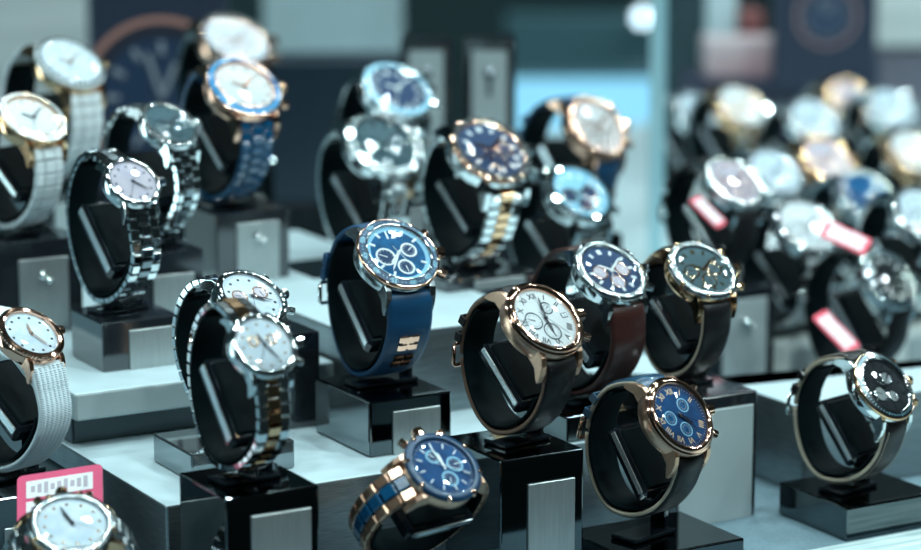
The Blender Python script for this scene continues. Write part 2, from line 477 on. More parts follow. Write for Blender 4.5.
    if band in ('leather', 'rubber', 'mesh'):
        pts, LL = resample(P, n=90); fr = frames(pts)
        cut = 30
        th = 2.6 if band != 'mesh' else 2.2
        def strip(i0, i1, thick, w0, w1, off=0, lug0=False):
            o = []
            for i in range(i0, i1+1):
                y, z, ny_, nz_, _, _ = fr[i]; q = (i-i0)/max(1, i1-i0)
                w = w0+(w1-w0)*q; t = thick
                o.append((y+ny_*off, z+nz_*off, w, t, ny_, nz_))
            return o
        for (i0, i1, w0, w1, off) in ((0, cut, bw, bw*.86, 0), (cut-8, 90, bw*.84, bw, -2.9 if False else 0)):
            pass
        mb = MB(); up = strip(0, cut, th, bw, bw*.86)
        for k in range(6): a = up[k]; up[k] = (a[0], a[1], a[2], a[3]*(1.0+.5*math.sin(PI*k/6)), a[4], a[5])
        mb.sweep(up, SECT, bandm, lining=lining, edge=edgem); b1 = mb.build('strap', root)
        mb = MB(); lo = strip(cut+1, 90, th, bw*.86, bw)
        for k in range(6): a = lo[-1-k]; lo[-1-k] = (a[0], a[1], a[2], a[3]*(1.0+.5*math.sin(PI*k/6)), a[4], a[5])
        mb.sweep(lo, SECT, lowm or bandm, lining=lining, edge=edgem); b2 = mb.build('strap', root)
        if band == 'leather' and detail == 2:     # stitching
            for par, seq in ((b1, up[2:]), (b2, lo[:-2])):
                mb = MB()
                for sx in (-1, 1):
                    for i in range(0, len(seq)-1):
                        a = seq[i]; x = sx*(a[2]/2-1.5*s)
                        p = Vector((x, a[0]+a[4]*a[3]*.57, a[1]+a[5]*a[3]*.57)); b_ = seq[i+1]
                        q = Vector((x, b_[0]+b_[4]*b_[3]*.57, b_[1]+b_[5]*b_[3]*.57))
                        mb.tube([p, p.lerp(q, .6)], .16, stitchm or par.data.materials[0], 5)
                mb.build('stitching', par)
        if band == 'mesh':                         # woven relief on the white strap
            mb = MB()
            for i in range(2, len(lo)-1):
                a = lo[i]
                for k in range(7):
                    x = (-.84+.28*k)*a[2]/2
                    for j in (0, .5):
                        b_ = lo[i-1]; yy = a[0]+(b_[0]-a[0])*j; zz = a[1]+(b_[1]-a[1])*j
                        p = Vector((x-.9*s, yy+a[4]*a[3]*.58, zz+a[5]*a[3]*.58)); T = Vector((0, fr[i][4], fr[i][5]))
                        mb.tube([p-T*.7, p+Vector((1.9*s, 0, 0))+T*.7], .42, bandm, 5)
            mb.build('woven_relief', b2)
        # buckle and keepers
        bm_ = case
        y, z, ny_, nz_, ty_, tz_ = fr[cut]
        B = Matrix(((1,0,0),(0,ty_,ny_),(0,tz_,nz_))).to_4x4(); B.translation = Vector((0, y, z))
        mb = MB(); wb = bw*.5+1.6
        mb.tube([B @ Vector(v) for v in ((-wb,-4,1.2),(-wb,4,1.8),(-wb+1,5,2.4),(wb-1,5,2.4),(wb,4,1.8),(wb,-4,1.2),(wb-1,-5,.8),(-wb+1,-5,.8),(-wb,-4,1.2))], .95, bm_, 8)
        mb.tube([B @ Vector(v) for v in ((0,-4.6,2.2),(0,5.4,3.2))], .7, bm_, 8)
        mb.build('buckle', root)
        for q in ((-5, -9) if band == 'rubber' else (-5, -10)):
            y, z, ny_, nz_, ty_, tz_ = fr[cut+q]
            B = Matrix(((1,0,0),(0,ty_,ny_),(0,tz_,nz_))).to_4x4(); B.translation = Vector((0, y, z))
            wk = bw*.5+.6; mb = MB()
            for (cx, cz, sx, sz) in ((0,2.0,2*wk+1.0,.8),(-wk,.2,1.0,3.8),(wk,.2,1.0,3.8)):
                mb.box((cx,0,cz), (sx,6.2 if band == 'rubber' else 4.2,sz), bandm, B, ch=.25)
            mb.build('keeper_loop', root)
        if band == 'rubber' and centerm:           # gold inserts on the front strap
            for q in (13, 19):
                y, z, ny_, nz_, ty_, tz_ = fr[90-q]
                B = Matrix(((1,0,0),(0,ty_,ny_),(0,tz_,nz_))).to_4x4(); B.translation = Vector((0, y+ny_*1.8, z+nz_*1.8))
                mb = MB()
                for sx in (-1, 1):
                    for sy3 in (-1, 1): mb.box((sx*2.7, sy3*2.2, 0), (4.8, 3.8, 1.4), centerm, B, ch=.5)
                mb.box((0,0,-.2), (6, 6.5, .8), centerm, B)
                mb.build('metal_insert', root)
    else:
        pitch = {'oyster': 5.2, 'fine': 3.6, 'chunky': 6.6}[band]
        pts, LL = resample(P, step=pitch); fr = frames(pts)
        mo = MB(); mc = MB(); N = len(pts)-1
        for i in range(N):
            a, b = pts[i], pts[i+1]; y, z = (a[0]+b[0])/2, (a[1]+b[1])/2
            ty_, tz_ = b[0]-a[0], b[1]-a[1]; l = math.hypot(ty_, tz_); ty_ /= l; tz_ /= l
            ny_, nz_ = -tz_, ty_
            if ny_*y+nz_*(z+3) < 0: ny_, nz_ = -ny_, -nz_
            q = min(i, N-1-i)/(N/2); w = bw*(1-.14*q)
            Mx = Matrix(((1,0,0),(0,ty_,ny_),(0,tz_,nz_))).to_4x4(); Mx.translation = Vector((0, y, z))
            th = 3.0
            for sx in (-1, 1):
                mo.box((sx*w*.345, 0, 0), (w*.29, l*.93, th), bandm, Mx, ch=.5)
            cmm = centerm or bandm
            if band == 'fine':
                for k in (-1, 0, 1): mc.box((k*w*.125, l*.5*(k == 0), .15), (w*.115, l*.9, th+.2), cmm, Mx, ch=.4)
            else:
                mc.box((0, l*.5 if band == 'oyster' else 0, .2), (w*.37, l*.90, th+.3), cmm, Mx, ch=.5)
        bo2 = mo.build('bracelet', root); mc.build('center_links', bo2)
    root['_'] = 0; del root['_']
    # --- stand under the watch
    if stand is not None: make_stand(loc, yaw, ROT, L, s, bw, **stand)
    return root, loc, yaw

STANDS = []
def make_stand(loc, yaw, ROT, L, s, bw, base=L1, w=44, dp=54, off=(0,0), label='black glossy watch stand', cube=0., plate=(.56,.72), plate_m=PLATE,
               block_m=None, arm=True, gap=0, platex=.08, group=None, cush=True, emblem=False, side_plate=False, side_m=None, top=None, byaw=0, chin=0.0, cw=26):
    zl = loc.z - 37.2*.001*L - .0022
    bt = zl - .0036 - gap*.001 if top is None else top
    h = (bt-base)*1000
    a = math.radians(byaw)
    bx = loc.x + (math.cos(a)*off[0]-math.sin(a)*off[1])*.001; by = loc.y + (math.sin(a)*off[0]+math.cos(a)*off[1])*.001
    root = thing('watch_stand', label, 'watch stand', (bx, by, base), group); root.rotation_euler = (0, 0, a)
    bm = block_m or (BLACKFR if base in (L2, L3) or plate_m is WPANEL else BLACKMIR)
    mb = MB(); mb.box((0,0,h/2+.1), (w, dp, h-.2), bm, ch=0)
    mb.build('block', root, bevel=.0009)
    if side_m:
        mb = MB(); mb.box((-w/2-.35, 0, h/2), (.7, dp-2, h-2), side_m); mb.build('side_plate', root)
    if plate:
        mb = MB(); pw, ph = plate[0]*w, plate[1]*h
        z0 = ph/2+chin*h
        if side_plate: mb.box((w*platex, -dp/2-.5, z0), (pw, 1.2, ph), plate_m, ch=.2)
        else: mb.box((w*platex, -dp/2-.5, z0), (pw, 1.2, ph), plate_m, ch=.2)
        po = mb.build('front_plate', root)
        if emblem:
            mb = MB()
            M = Matrix.Translation((w*platex-1, -dp/2-2.2, z0+ph*.28))
            mb.lathe([(.01,2),(1.8,1.4),(2.4,0)], STEEL, 12, M=M @ Matrix.Rotation(PI/2, 4, 'X'))
            mb.lathe([(.01,2),(1.3,1.4),(1.9,0)], STEEL, 12, M=M @ Matrix.Translation((3.4,0,-3)) @ Matrix.Rotation(PI/2, 4, 'X'))
            mb.build('emblem', po)
    # holder, in the watch's own yaw
    H = Matrix.Translation((loc.x-bx, loc.y-by, 0)) ; H = Matrix.Rotation(-a, 4, 'Z') @ H @ Matrix.Rotation(yaw, 4, 'Z')
    H.translation = Matrix.Rotation(-a, 4, 'Z') @ Vector(((loc.x-bx), (loc.y-by), 0))
    H.translation *= 1000
    zc = (loc.z-base)*1000; zt = (bt-base)*1000
    xa = max(bw/2+2.6, 11.5)
    mb = MB()
    mb.box((2, 0, zt+1.2), (2*xa+4, 15, 2.2), BLACKGLOSS, H, ch=.6)
    if gap > 2: mb.box((0, 0, zt+gap/2), (9, 9, gap), BLACKGLOSS, H, ch=1)
    mb.build('foot', root)
    mb = MB()
    if arm: mb.box((xa+1.2, 0, (zt+1+zc-6)/2), (2.6, 9, zc-6-zt-1), BLACKGLOSS, H, ch=.5)
    if arm: mb.build('arm', root)
    if cush:
        mb = MB()
        T = Matrix.Translation(H.translation+Vector((0, 0, zc))) @ Matrix.Rotation(-a, 4, 'Z') @ ROT.to_4x4()
        # rounded pad parallel to the dial
        w2 = xa+.4; y0, y1, za, zb = -27.5*L, 11*L, -8.5*L, 0
        ym, zm = (y0+y1)/2, (za+zb)/2
        mb.box((0, ym, zm), (2*w2, y1-y0, zb-za), CUSH, T, ch=1.6)
        mb.box((0, ym, zb+.3), (2*w2-5, y1-y0-5, 1.6), CUFFM, T, ch=.8)
        cu_ = mb.build('cushion', root)
        mb = MB(); mb.box((-w2-.25, ym, zm+1.6), (.7, y1-y0-4, zb-za-5), EDGEST, T, ch=.15)
        mb.build('edge_strip', cu_)
        # curved cuff just inside the band
        pts, _l = resample(loop_path(L, s), n=60); fr = frames(pts)
        mb = MB(); seq = [(y-ny_*2.9, z-nz_*2.9, bw-.8, 1.2, ny_, nz_) for (y, z, ny_, nz_, _a, _b) in fr[9:53]]
        vsec = MB(); vsec.sweep(seq, FLAT, CUFFM)
        mb.add([T @ Vector(v) for v in vsec.v], vsec.f, CUFFM, True)
        mb.build('cuff', root)
    STANDS.append(root)
    return root

exec_later = []
# ------------------------------------------------------------------ the place
def slab(name, x0, x1, y0, y1, z0, z1, top, side=None, label=None, cat=None, bevel=.0012, kind=None):
    mb = MB(); side = side or top
    vs = [(x, y, z) for z in (z0, z1) for y in (y0, y1) for x in (x0, x1)]
    mb.add(vs, [(0,2,3,1),(0,1,5,4),(2,6,7,3),(0,4,6,2),(1,3,7,5)], side); mb.add(vs, [(4,5,7,6)], top)
    o = mb.build(name, scale=1)
    if bevel: 
        b = o.modifiers.new('bevel', 'BEVEL'); b.width = bevel; b.segments = 2; b.limit_method = 'ANGLE'
        # weld the doubled vertices first
        w = o.modifiers.new('weld', 'WELD'); w.merge_threshold = 1e-5; o.modifiers.move(1, 0)
    if kind: o['kind'] = kind
    else: tag(o, label, cat)
    return o

SHOPFLOOR = mat('dark_shop_floor', (.012,.018,.02), .3, 0, noise=.3, nscale=3)
WALLM = mat('dim_teal_wall', (.02,.055,.062), .8, 0, noise=.2, nscale=2)
CEILM = mat('ceiling_paint', (.03,.05,.055), .8, 0, noise=.05, nscale=2)
X0, X1, Y0, Y1, ZC_ = -2.6, 4.0, -2.2, 4.6, 2.9
def plane_box(name, x0, x1, y0, y1, z0, z1, m):
    mb = MB(); mb.box(((x0+x1)/2, (y0+y1)/2, (z0+z1)/2), (x1-x0, y1-y0, z1-z0), m); o = mb.build(name, scale=1); o['kind'] = 'structure'; return o
plane_box('floor', X0, X1, Y0, Y1, -.1, 0, SHOPFLOOR)
plane_box('ceiling', X0, X1, Y0, Y1, ZC_, ZC_+.1, CEILM)
plane_box('wall_back', X0, X1, Y1, Y1+.1, 0, ZC_, WALLM)
plane_box('wall_front', X0, X1, Y0-.1, Y0, 0, ZC_, mat('dark_curtain_wall', (.008,.014,.016), .9, 0))
plane_box('wall_left', X0-.1, X0, Y0, Y1, 0, ZC_, WALLM)
plane_box('wall_right', X1, X1+.1, Y0, Y1, 0, ZC_, mat('dark_curtain_wall', (.008,.014,.016), .9, 0))

# display deck and its steps
cL1 = onz(166, 506, L1)          # front left corner of the lower step
xl, yf = cL1.x, cL1.y
slab('display_cabinet', xl-.45, 1.75, .835, 2.1, 0.0, L0, DECK0, BLACKFR, 'low display cabinet topped with blue grey fabric carrying the steps', 'cabinet')
YB = 1.33
nA, nB = onz(655, 470, L0), onz(752, 480, L0)
def poly_slab(name, poly, z0, z1, top, side, label, cat):
    n = len(poly); mb = MB()
    vs = [(x, y, z0) for x, y in poly]+[(x, y, z1) for x, y in poly]
    mb.add(vs, [tuple(range(n))[::-1]]+[(i, (i+1) % n, n+(i+1) % n, n+i) for i in range(n)], side)
    mb.add(vs, [tuple(range(n, 2*n))], top)
    o = mb.build(name, scale=1)
    w = o.modifiers.new('weld', 'WELD'); w.merge_threshold = 1e-5
    bb = o.modifiers.new('bevel', 'BEVEL'); bb.width = .001; bb.segments = 2; bb.limit_method = 'ANGLE'
    return tag(o, label, cat)
NX0, NX1, NY = nA.x, nB.x+.004, yf+.075
pB = onz(448, 412, L1)
x3 = onz(300, 420, L1).x + .02
x3b = onz(535, 395, L1).x
poly_slab('display_step', [(xl,yf),(NX0,yf),(NX0,NY),(NX1,NY),(NX1,yf),(1.15,yf),(1.15,yf+.055),(NX1,yf+.055),(NX1,YB),(xl,YB)], L0, L1, DECKTOP, DECKSIDE,
          'lowest pale step with brushed metal front, under the blue chronograph stand', 'display step')
slab('display_step', x3, x3b, pB.y, YB, L1, L3, DECKTOP, DECKSIDE, 'tall pale step with smooth grey front, behind the blue strap watch', 'display step')
c2 = onz(73, 452, L1)
slab('display_riser', xl+.003, x3-.002, c2.y+.012, YB, L1, L2-.0132, DECKSIDE, mat('shaded_riser_face', (.05,.07,.078), .3, .5), 'shade-coloured recessed riser under the overhanging pale shelf at left', 'display riser')  # riser faces coloured darker to hold the shade beneath the overhanging slab
slab('display_shelf', xl, x3-.002, c2.y-.001, YB, L2-.013, L2, DECKTOP, mat('slab_side', (.36,.43,.44), .4, .2), 'overhanging pale shelf slab carrying the silver lady watch stand', 'display shelf')

BK = L0+.006
q_ = onz(852, 542, L0)
slab('deck_trim', onz(812, 550, L0).x-.02, 1.74, .838, q_.y-.004, L0, L0+.0016, mat('pale_grained_strip', (.55,.66,.66), .45, 0, col2=(.30,.42,.43), nscale=22, stretch=(1,14,1)), label='pale grained strip along the deck front at the bottom right corner', cat='trim strip', bevel=0)
slab('display_shelf', NX1+.03, 1.70, 1.36, 2.09, L0, BK, DECKTOP, DECKTOP, 'pale shelf sheet under the blurred back row of silver watches', 'display shelf')
# ------------------------------------------------------------------ watches, front rows
W = watch
sub3 = ((-7.6,0,4.8),(0,-7.6,4.8),(7,2.6,4.2))
sub3b = ((-7.8,0,4.9),(0,-7.8,4.9),(7.8,0,4.9))
W(545, 319, 38.5, 35.5, 44, 1.11, 'rose gold chronograph with white roman numeral dial on black leather strap', L=0.88, case=GOLD, flank=BGOLD, bezel='stepped',
  dial=IVORY, marks='roman', subs=((-7.4,0,5.0),(0,-7.4,5.0),(4.6,5.6,3.6)), subm=IVORY, subring=DSTEEL, date=True, band='leather', bandm=LEATHER, time=(6,2), secs=24,
  ringw=0.45,
  lining=LEATHER,
  edgem=TANL,
  stand=dict(base=L0, w=42, dp=48, off=(0,0), label='tall black stand with pale plate under the white dial rose gold watch', plate=(.56,.80), platex=.1))
W(680, 416, 33, 38, 42, 1.13, 'rose gold chronograph with blue dial on blue crocodile strap', L=0.88, case=GOLD, flank=BGOLD, bezel='stepped',
  dial=DEEPB, marks='roman', markm=GPRINT, subs=((-7.2,0,4.0),(0,-7.4,4.0),(5.0,5.0,3.9)), subm=BLUED, lumering=DEEPB, subring=CYAN, band='leather', bandm=NAVYL, time=(4,24), handm=GOLD, secs=20,
  ringw=0.5,
  lining=BROWNL,
  edgem=CREAM,
  lowm=LEATHER,
  stand=dict(base=L0, w=62, dp=50, off=(8,0), label='low black stand under the blue dial rose gold watch', plate=None, top=L0+.014))
W(398, 254, 40.5, 34, 43, 1.175, 'blue chronograph with numbered blue bezel on navy rubber strap', L=0.98, case=STEEL, flank=BSTEEL, bezel='ring', bezmat=BLUEZ,
  dial=BLUED, marks='arabic', markm=LUME, subs=((-7.2,-1,5.4),(1.2,-8.2,4.6),(6.6,1.6,4.4)), subm=NAVYD, subring=LUME, numerals=True, lumering=CYAN,
  band='rubber', bandm=NAVYRUB, centerm=GOLD, time=(7,36), secs=26, handm=LUME, bandw=25,
  rimm=GOLD,
  stand=dict(base=L1, w=42, dp=54, off=(1,-4), side_m=ACRYL, label='square smoky block stand with metal plate under the navy rubber strap watch', plate=(.58,.78), platex=.06))
W(133, 182, 28, 24, 30, 1.215, 'small silver watch with blush dial and steel bracelet, dark centre links', L=1.04, case=STEEL, bezel='plain',
  dial=BLUSH, marks='dots', markm=INK, band='oyster', bandm=STEEL, centerm=DSTEEL, time=(4,22), pushers=False, bandw=24,
  stand=dict(base=L2, w=40, dp=40, off=(4,-4), label='glossy black block stand with silver plate on the overhanging shelf', plate=(.58,.80), platex=.12))
W(31, 334, 32, 26, 35, 1.12, 'rose gold lady watch with pearl dial on white woven strap', L=1.02, case=GOLD, bezel='coin', bezmat=GOLD,
  dial=PEARL, marks='dots', markm=INK, band='mesh', bandm=WSILI, time=(12,26), secs=27, pushers=False, handm=GOLD, bandw=25,
  stand=dict(base=L0, w=58, dp=66, off=(-2,0), label='black stand under the white strap watch at the far left', plate=(.6,.7)))
W(252, 297, 36, 27, 39, 1.14, 'silver chronograph with white twin subdials partly hidden behind a two-tone watch', L=0.96, case=STEEL, bezel='plain',
  dial=PEARL, marks='dots', markm=INK, subs=((-7.4,2,4.8),(7.4,2,4.8)), subring=GOLD, subm=BLUSH, band='oyster', bandm=STEEL, centerm=DSTEEL, time=(4,20),
  stand=dict(base=L1, w=50, dp=42, off=(-4,-2), label='low smoky acrylic block stand behind the two-tone watch', plate=None, block_m=ACRYL, top=L1+.013))
W(264, 345, 33.5, 32, 36.3, 1.04, 'two-tone steel and gold bracelet watch with pale dial on corner stand', L=1.0, case=STEEL, bezel='plain', bezmat=STEEL,
  dial=PEARL, marks='dots', markm=YGOLD, band='oyster', bandm=STEEL, centerm=YGOLD, time=(11,25), handm=INK, pushers=True, bandw=22,
  subs=((-6,3,3.6),(6,3,3.6)), subring=YGOLD, 
  stand=dict(base=L0, w=42, dp=46, off=(4,0), label='tall black stand with pale plate under the two-tone bracelet watch', plate=(.64,.86), platex=.08))
W(884, 386, 29.5, 33, 38, 1.20, 'silver and gold skeleton watch with dark dial on black stitched strap', L=0.86, case=STEEL, bezel='ring', bezmat=BSTEEL,
  dial=BLKD, marks='sticks', markm=STEEL, subs=((-6,-4,5.0),(3,-7,4.2),(5,4,4.4)), subring=STEEL, band='leather', bandm=LEATHER, time=(10,8), handm=STEEL,
  lining=REDL,
  edgem=CREAM,
  stitchm=CREAM,
  subm=PLATE,
  rimm=YGOLD,
  stand=dict(base=L0, w=54, dp=52, off=(8,0), label='flat black stand on fabric under the skeleton watch', plate=None, top=L0+.016))
# lying blue and gold watch
W(443, 467, 37, 32, 41, 1.07, 'rose gold watch with blue bezel and blue centre links lying sideways in front', L=.92, case=GOLD, flank=BGOLD, bezel='studs', bezmat=BLUEZ,
  dial=DEEPB, marks='sticks', markm=LUME, subs=sub3, subring=CYAN, subm=NAVYD, inner=BLUEZ, lumering=DEEPB, band='chunky', bandm=BGOLD, centerm=BCER, time=(3,14), handm=LUME,
  orient=((-.80,-.30,.40), (.36,.52,.62)), stand=dict(base=L0, w=40, dp=40, off=(0,0), arm=False, label='low black stand under the sideways blue and gold watch', plate=None, top=L0+.004, cush=True))
W(72, 524, 40, 28, 43, 1.05, 'blurred silver and gold watch with bright dial in the front corner beside the pink tag', L=.85, case=YGOLD, bezel='studs', bezmat=BSTEEL,
  dial=PEARL, marks='dots', markm=YGOLD, band='oyster', bandm=BSTEEL, time=(2,12), orient=((-.97,-.14,.1), (.08,.70,.70)))

# ------------------------------------------------------------------ back rows
W(170, 124, 29, 22, 31.5, 1.28, 'silver watch with slate dial and steel bracelet behind the small silver watch', L=0.96, case=STEEL, bezel='gems', bezmat=STEEL,
  dial=TEALD, marks='sticks', markm=STEEL, subs=sub3b, subring=STEEL, band='oyster', bandm=STEEL, centerm=DSTEEL, pushers=False, detail=1,
  stand=dict(base=L2, w=40, dp=40, label='black block stand with plate behind the small silver watch', plate=(.55,.74), emblem=False))
W(70, 63, 34.5, 25, 37, 1.40, 'white ceramic watch with pale dial standing highest at far left', L=1.05, case=YGOLD, bezel='gems', bezmat=WCER,
  dial=PEARL, marks='dots', markm=YGOLD, band='chunky', bandm=WCER, pushers=False, detail=1, handm=YGOLD,
  bandw=22,
  stand=dict(base=L2, w=46, dp=44, label='tall black stand with pale plate under the highest white watch', plate=(.5,.9), plate_m=WPANEL))
W(33, 118, 33.5, 25, 36, 1.29, 'white ceramic bracelet watch with gold edge at the left margin', L=0.9, case=YGOLD, bezel='ring', bezmat=WCER,
  dial=IVORY, marks='dots', markm=YGOLD, band='chunky', bandm=WCER, pushers=False, detail=1, handm=INK,
  stand=dict(base=L2, w=50, dp=40, off=(2,0), label='black block stand with pale plate and small emblem at left margin', plate=(.52,.80), emblem=True, plate_m=PLATE))
W(244, 87, 37, 29, 39.5, 1.335, 'rose gold watch with bright blue bezel and blue bracelet', L=0.98, case=GOLD, bezel='ring', bezmat=BRIGHTB,
  dial=IVORY, marks='dots', markm=GOLD, band='oyster', bandm=BCER, centerm=BCER, detail=1, handm=GOLD,
  stand=dict(base=L3, w=42, dp=40, off=(6,0), label='tall black stand with pale plate and emblem under the blue bracelet watch', plate=(.58,.84), emblem=True, plate_m=PLATE, platex=.06))
W(236, 40, 37, 26, 39, 1.58, 'gold jewelled watch glittering above the blue bezel watch', L=1.1, case=GOLD, bezel='gems', bezmat=GOLD,
  dial=PEARL, marks='dots', markm=GOLD, subs=sub3b, subring=GOLD, band='oyster', bandm=STEEL, centerm=GOLD, detail=1, handm=GOLD,
  stand=dict(base=L0, w=50, dp=50, label='tall black stand hidden behind the blue bezel watch', plate=(.5,.8)))
W(397, 90, 34.5, 26.5, 37, 1.46, 'silver watch with pale blue bezel ring and navy dial', L=0.95, case=STEEL, bezel='ring', bezmat=CYAN,
  dial=NAVYD, marks='bars', markm=LUME, band='oyster', bandm=STEEL, centerm=DSTEEL, detail=1, handm=LUME,
  stand=dict(base=L3, w=48, dp=44, label='black stand under the pale blue bezel watch', plate=(.56,.8)))
W(384, 145, 38.5, 31, 41.5, 1.38, 'large steel chronograph with grey dial and steel bracelet', L=1.0, case=STEEL, bezel='ring', bezmat=BSTEEL,
  dial=TEALD, marks='bars', markm=STEEL, subs=sub3b, subring=STEEL, band='oyster', bandm=STEEL, centerm=BSTEEL, detail=1, handm=STEEL,
  stand=dict(base=L3, w=74, dp=50, off=(-8,-6), label='black stand under the large steel chronograph', plate=(.24,.8), platex=-.3))
W(491, 150, 40, 32, 43.5, 1.33, 'two-tone chronograph with jewelled bezel and gold centre links', L=0.95, case=STEEL, bezel='gems', bezmat=GOLD,
  dial=NAVYD, marks='bars', markm=LUME, subs=sub3b, subring=GOLD, band='oyster', bandm=STEEL, centerm=YGOLD, detail=1, handm=GOLD,
  stand=dict(base=L3, w=54, dp=50, label='black stand with plate under the jewelled two-tone watch', plate=(.56,.7)))
W(598, 127, 30, 31, 36.5, 1.50, 'rose gold watch with white dial on dark strap before the lit blue case', L=1.05, case=GOLD, bezel='plain', bezmat=GOLD,
  dial=IVORY, marks='bars', markm=GOLD, subs=sub3b, subring=GOLD, band='leather', bandm=NAVYRUB, detail=1, handm=GOLD,
  stand=dict(base=L1, w=50, dp=46, label='black stand under the rose gold watch before the lit blue case', plate=(.56,.7)))
W(580, 194, 33.5, 29, 37.5, 1.40, 'steel chronograph with pale blue dial below the rose gold white dial watch', L=1.0, case=STEEL, bezel='coin', bezmat=STEEL,
  dial=CYAN, marks='bars', markm=LUME, subs=sub3b, subring=GOLD, subm=NAVYD, band='fine', bandm=STEEL, detail=1, handm=GOLD,
  stand=dict(base=L1, w=50, dp=46, label='black stand under the pale blue dial chronograph', plate=(.56,.7)))
W(611, 271, 36, 29, 39.5, 1.2, 'angular steel chronograph with gold studs on dark brown rubber strap', L=0.98, case=STEEL, bezel='studs', bezmat=BSTEEL,
  dial=NAVYD, marks='bars', markm=LUME, subs=sub3b, subring=GOLD, subm=BLUSH, band='leather', bandm=BROWNL, octo=True, bandw=24, detail=1, handm=LUME,
  stand=dict(base=L1, w=60, dp=46, off=(6,0), label='low black stand under the angular steel chronograph', plate=None))
W(703, 270, 34.5, 28, 37.5, 1.215, 'steel and yellow gold chronograph on black leather strap, centre right', L=0.86, case=YGOLD, bezel='studs', bezmat=BSTEEL,
  dial=TEALD, marks='bars', markm=YGOLD, subs=sub3b, subring=YGOLD, band='leather', bandm=LEATHER, detail=1, handm=YGOLD,
  lining=TANL,
  edgem=CREAM,
  stand=dict(base=L0, w=50, dp=46, off=(0,-6), label='tall black stand with wide pale plate behind the blue crocodile strap watch', plate=(.84,.9), plate_m=WPANEL, platex=.02))
W(735, 182, 29, 26, 33.5, 1.44, 'steel watch with blush dial on dark strap beside the glass pane', L=0.92, case=STEEL, bezel='plain', bezmat=STEEL,
  dial=BLUSH, marks='bars', markm=GOLD, subs=sub3b, subring=GOLD, band='leather', bandm=LEATHER, detail=1, handm=GOLD,
  stand=dict(base=L0, w=50, dp=44, off=(6,0), label='tall black framed stand with pale plate and small emblem', plate=(.6,.9), emblem=True, plate_m=WPANEL))
W(890, 279, 27, 29, 34, 1.42, 'steel chronograph with black dial on black strap above the skeleton watch', L=1.0, case=STEEL, bezel='ring', bezmat=DSTEEL,
  dial=BLKD, marks='bars', markm=LUME, subs=sub3b, subring=STEEL, band='leather', bandm=LEATHER, detail=1, handm=STEEL,
  stand=dict(base=L0, w=52, dp=50, label='black stand under the black dial chronograph', plate=(.6,.8)))

# blurred cluster at the right back
cluster = [
 (700,112,1.95,'silver watch at the left end of the blurred back row','steel'),
 (742,106,1.82,'gold edged watch second in the blurred back row','two'),
 (815,120,1.78,'glittering silver watch in the middle of the blurred back row','steel'),
 (850,98,2.0,'pale gold watch topmost in the blurred back row','gold'),
 (893,108,1.9,'silver watch topmost near the right margin','steel'),
 (915,152,1.72,'gold and silver watch touching the right margin','two'),
 (776,172,1.66,'steel bracelet watch behind the blush dial watch','steel'),
 (828,160,1.68,'brown dial watch glinting in the blurred back row','gold'),
 (868,196,1.60,'silver watch with deep blue dial in the blurred group','blue'),
 (808,226,1.47,'pale silver watch with white bracelet behind the tagged watch','white'),
 (926,214,1.48,'silver watch at right margin beside the deep blue dial watch','steel'),
 (757,240,1.54,'white bracelet watch low behind the blush dial watch','white'),
]
for (x, y, d, lab, k) in cluster:
    R = 46.0/d*1.17
    cs, bz, di, bd, ce = {'steel': (STEEL,'gems',PEARL,STEEL,STEEL), 'two': (YGOLD,'gems',IVORY,STEEL,YGOLD), 'gold': (YGOLD,'studs',BLUSH,STEEL,YGOLD),
                      'blue': (STEEL,'ring',BLUED,STEEL,BCER), 'white': (STEEL,'gems',IVORY,WCER,WCER)}[k]
    if k == 'white' and y > 300: continue
    W(x, y, R*.90, R*.76, R, d, lab, L=1.0, case=cs, bezel=bz, bezmat=BLUEZ if k == 'blue' else cs, dial=di, marks='bars', markm=STEEL, subs=sub3b, subring=cs,
      band='oyster', bandm=bd, centerm=ce, detail=1, handm=cs,
      stand=dict(base=BK if d > 1.5 else L0, w=40, dp=40, block_m=PALEB, label='stand carrying the ' + lab.split(' in the')[0], plate=(.6,.85), plate_m=WPANEL))

# ------------------------------------------------------------------ price tags
def price_tag(p, rx, uy, w, h, m, label):
    """p centre; rx/uy: world unit vectors of the card"""
    rx = rx.normalized(); uy = (uy-rx*uy.dot(rx)).normalized(); n = rx.cross(uy)
    root = thing('price_tag', label, 'price tag', p, 'price tags')
    root.rotation_euler = Matrix((rx, uy, n)).transposed().to_euler()
    mb = MB(); rc = 2.2; pl = []
    for (cx, cy2, a0) in ((w/2-rc, h/2-rc, 0), (-w/2+rc, h/2-rc, 90), (-w/2+rc, -h/2+rc, 180), (w/2-rc, -h/2+rc, 270)):
        for k in range(5): q = math.radians(a0+22.5*k); pl.append((cx+rc*math.cos(q), cy2+rc*math.sin(q)))
    n_ = len(pl)
    mb.add([(x, y, -.45) for x, y in pl]+[(x, y, .45) for x, y in pl], [tuple(range(n_))[::-1], tuple(range(n_, 2*n_))]+[(i, (i+1) % n_, n_+(i+1) % n_, n_+i) for i in range(n_)], m)
    mb.build('card', root)
    for k in (-1, 1):
        mb = MB(); mb.box((0, k*h*.2, .55), (w*.78, h*.33, .25), WCARD)
        for j in range(9): mb.box((-w*.31+j*w*.077, k*h*.2, .72), (w*.05, h*(.12+.05*(j % 3)), .1), GREYP)
        mb.build('white_field', root)
    return root
def camvec(a, b, c): return RGT*a+UPV*b-FWD*c
price_tag(at(60,496,1.09), camvec(1,.16,.1), camvec(-.16,.8,-.5), 37, 24, PINK, 'bright pink price tag leaning on the front corner watch')
price_tag(at(836,332,1.37), camvec(.55,-.60,.2), camvec(.3,.45,-.7), 27, 15, RED, 'red edged price tag hanging inside the black dial watch')
price_tag(at(846,238,1.40), camvec(.90,-.42,.2), camvec(-.15,.6,-.6), 26, 15, RED, 'red edged price tag above the black dial watch')
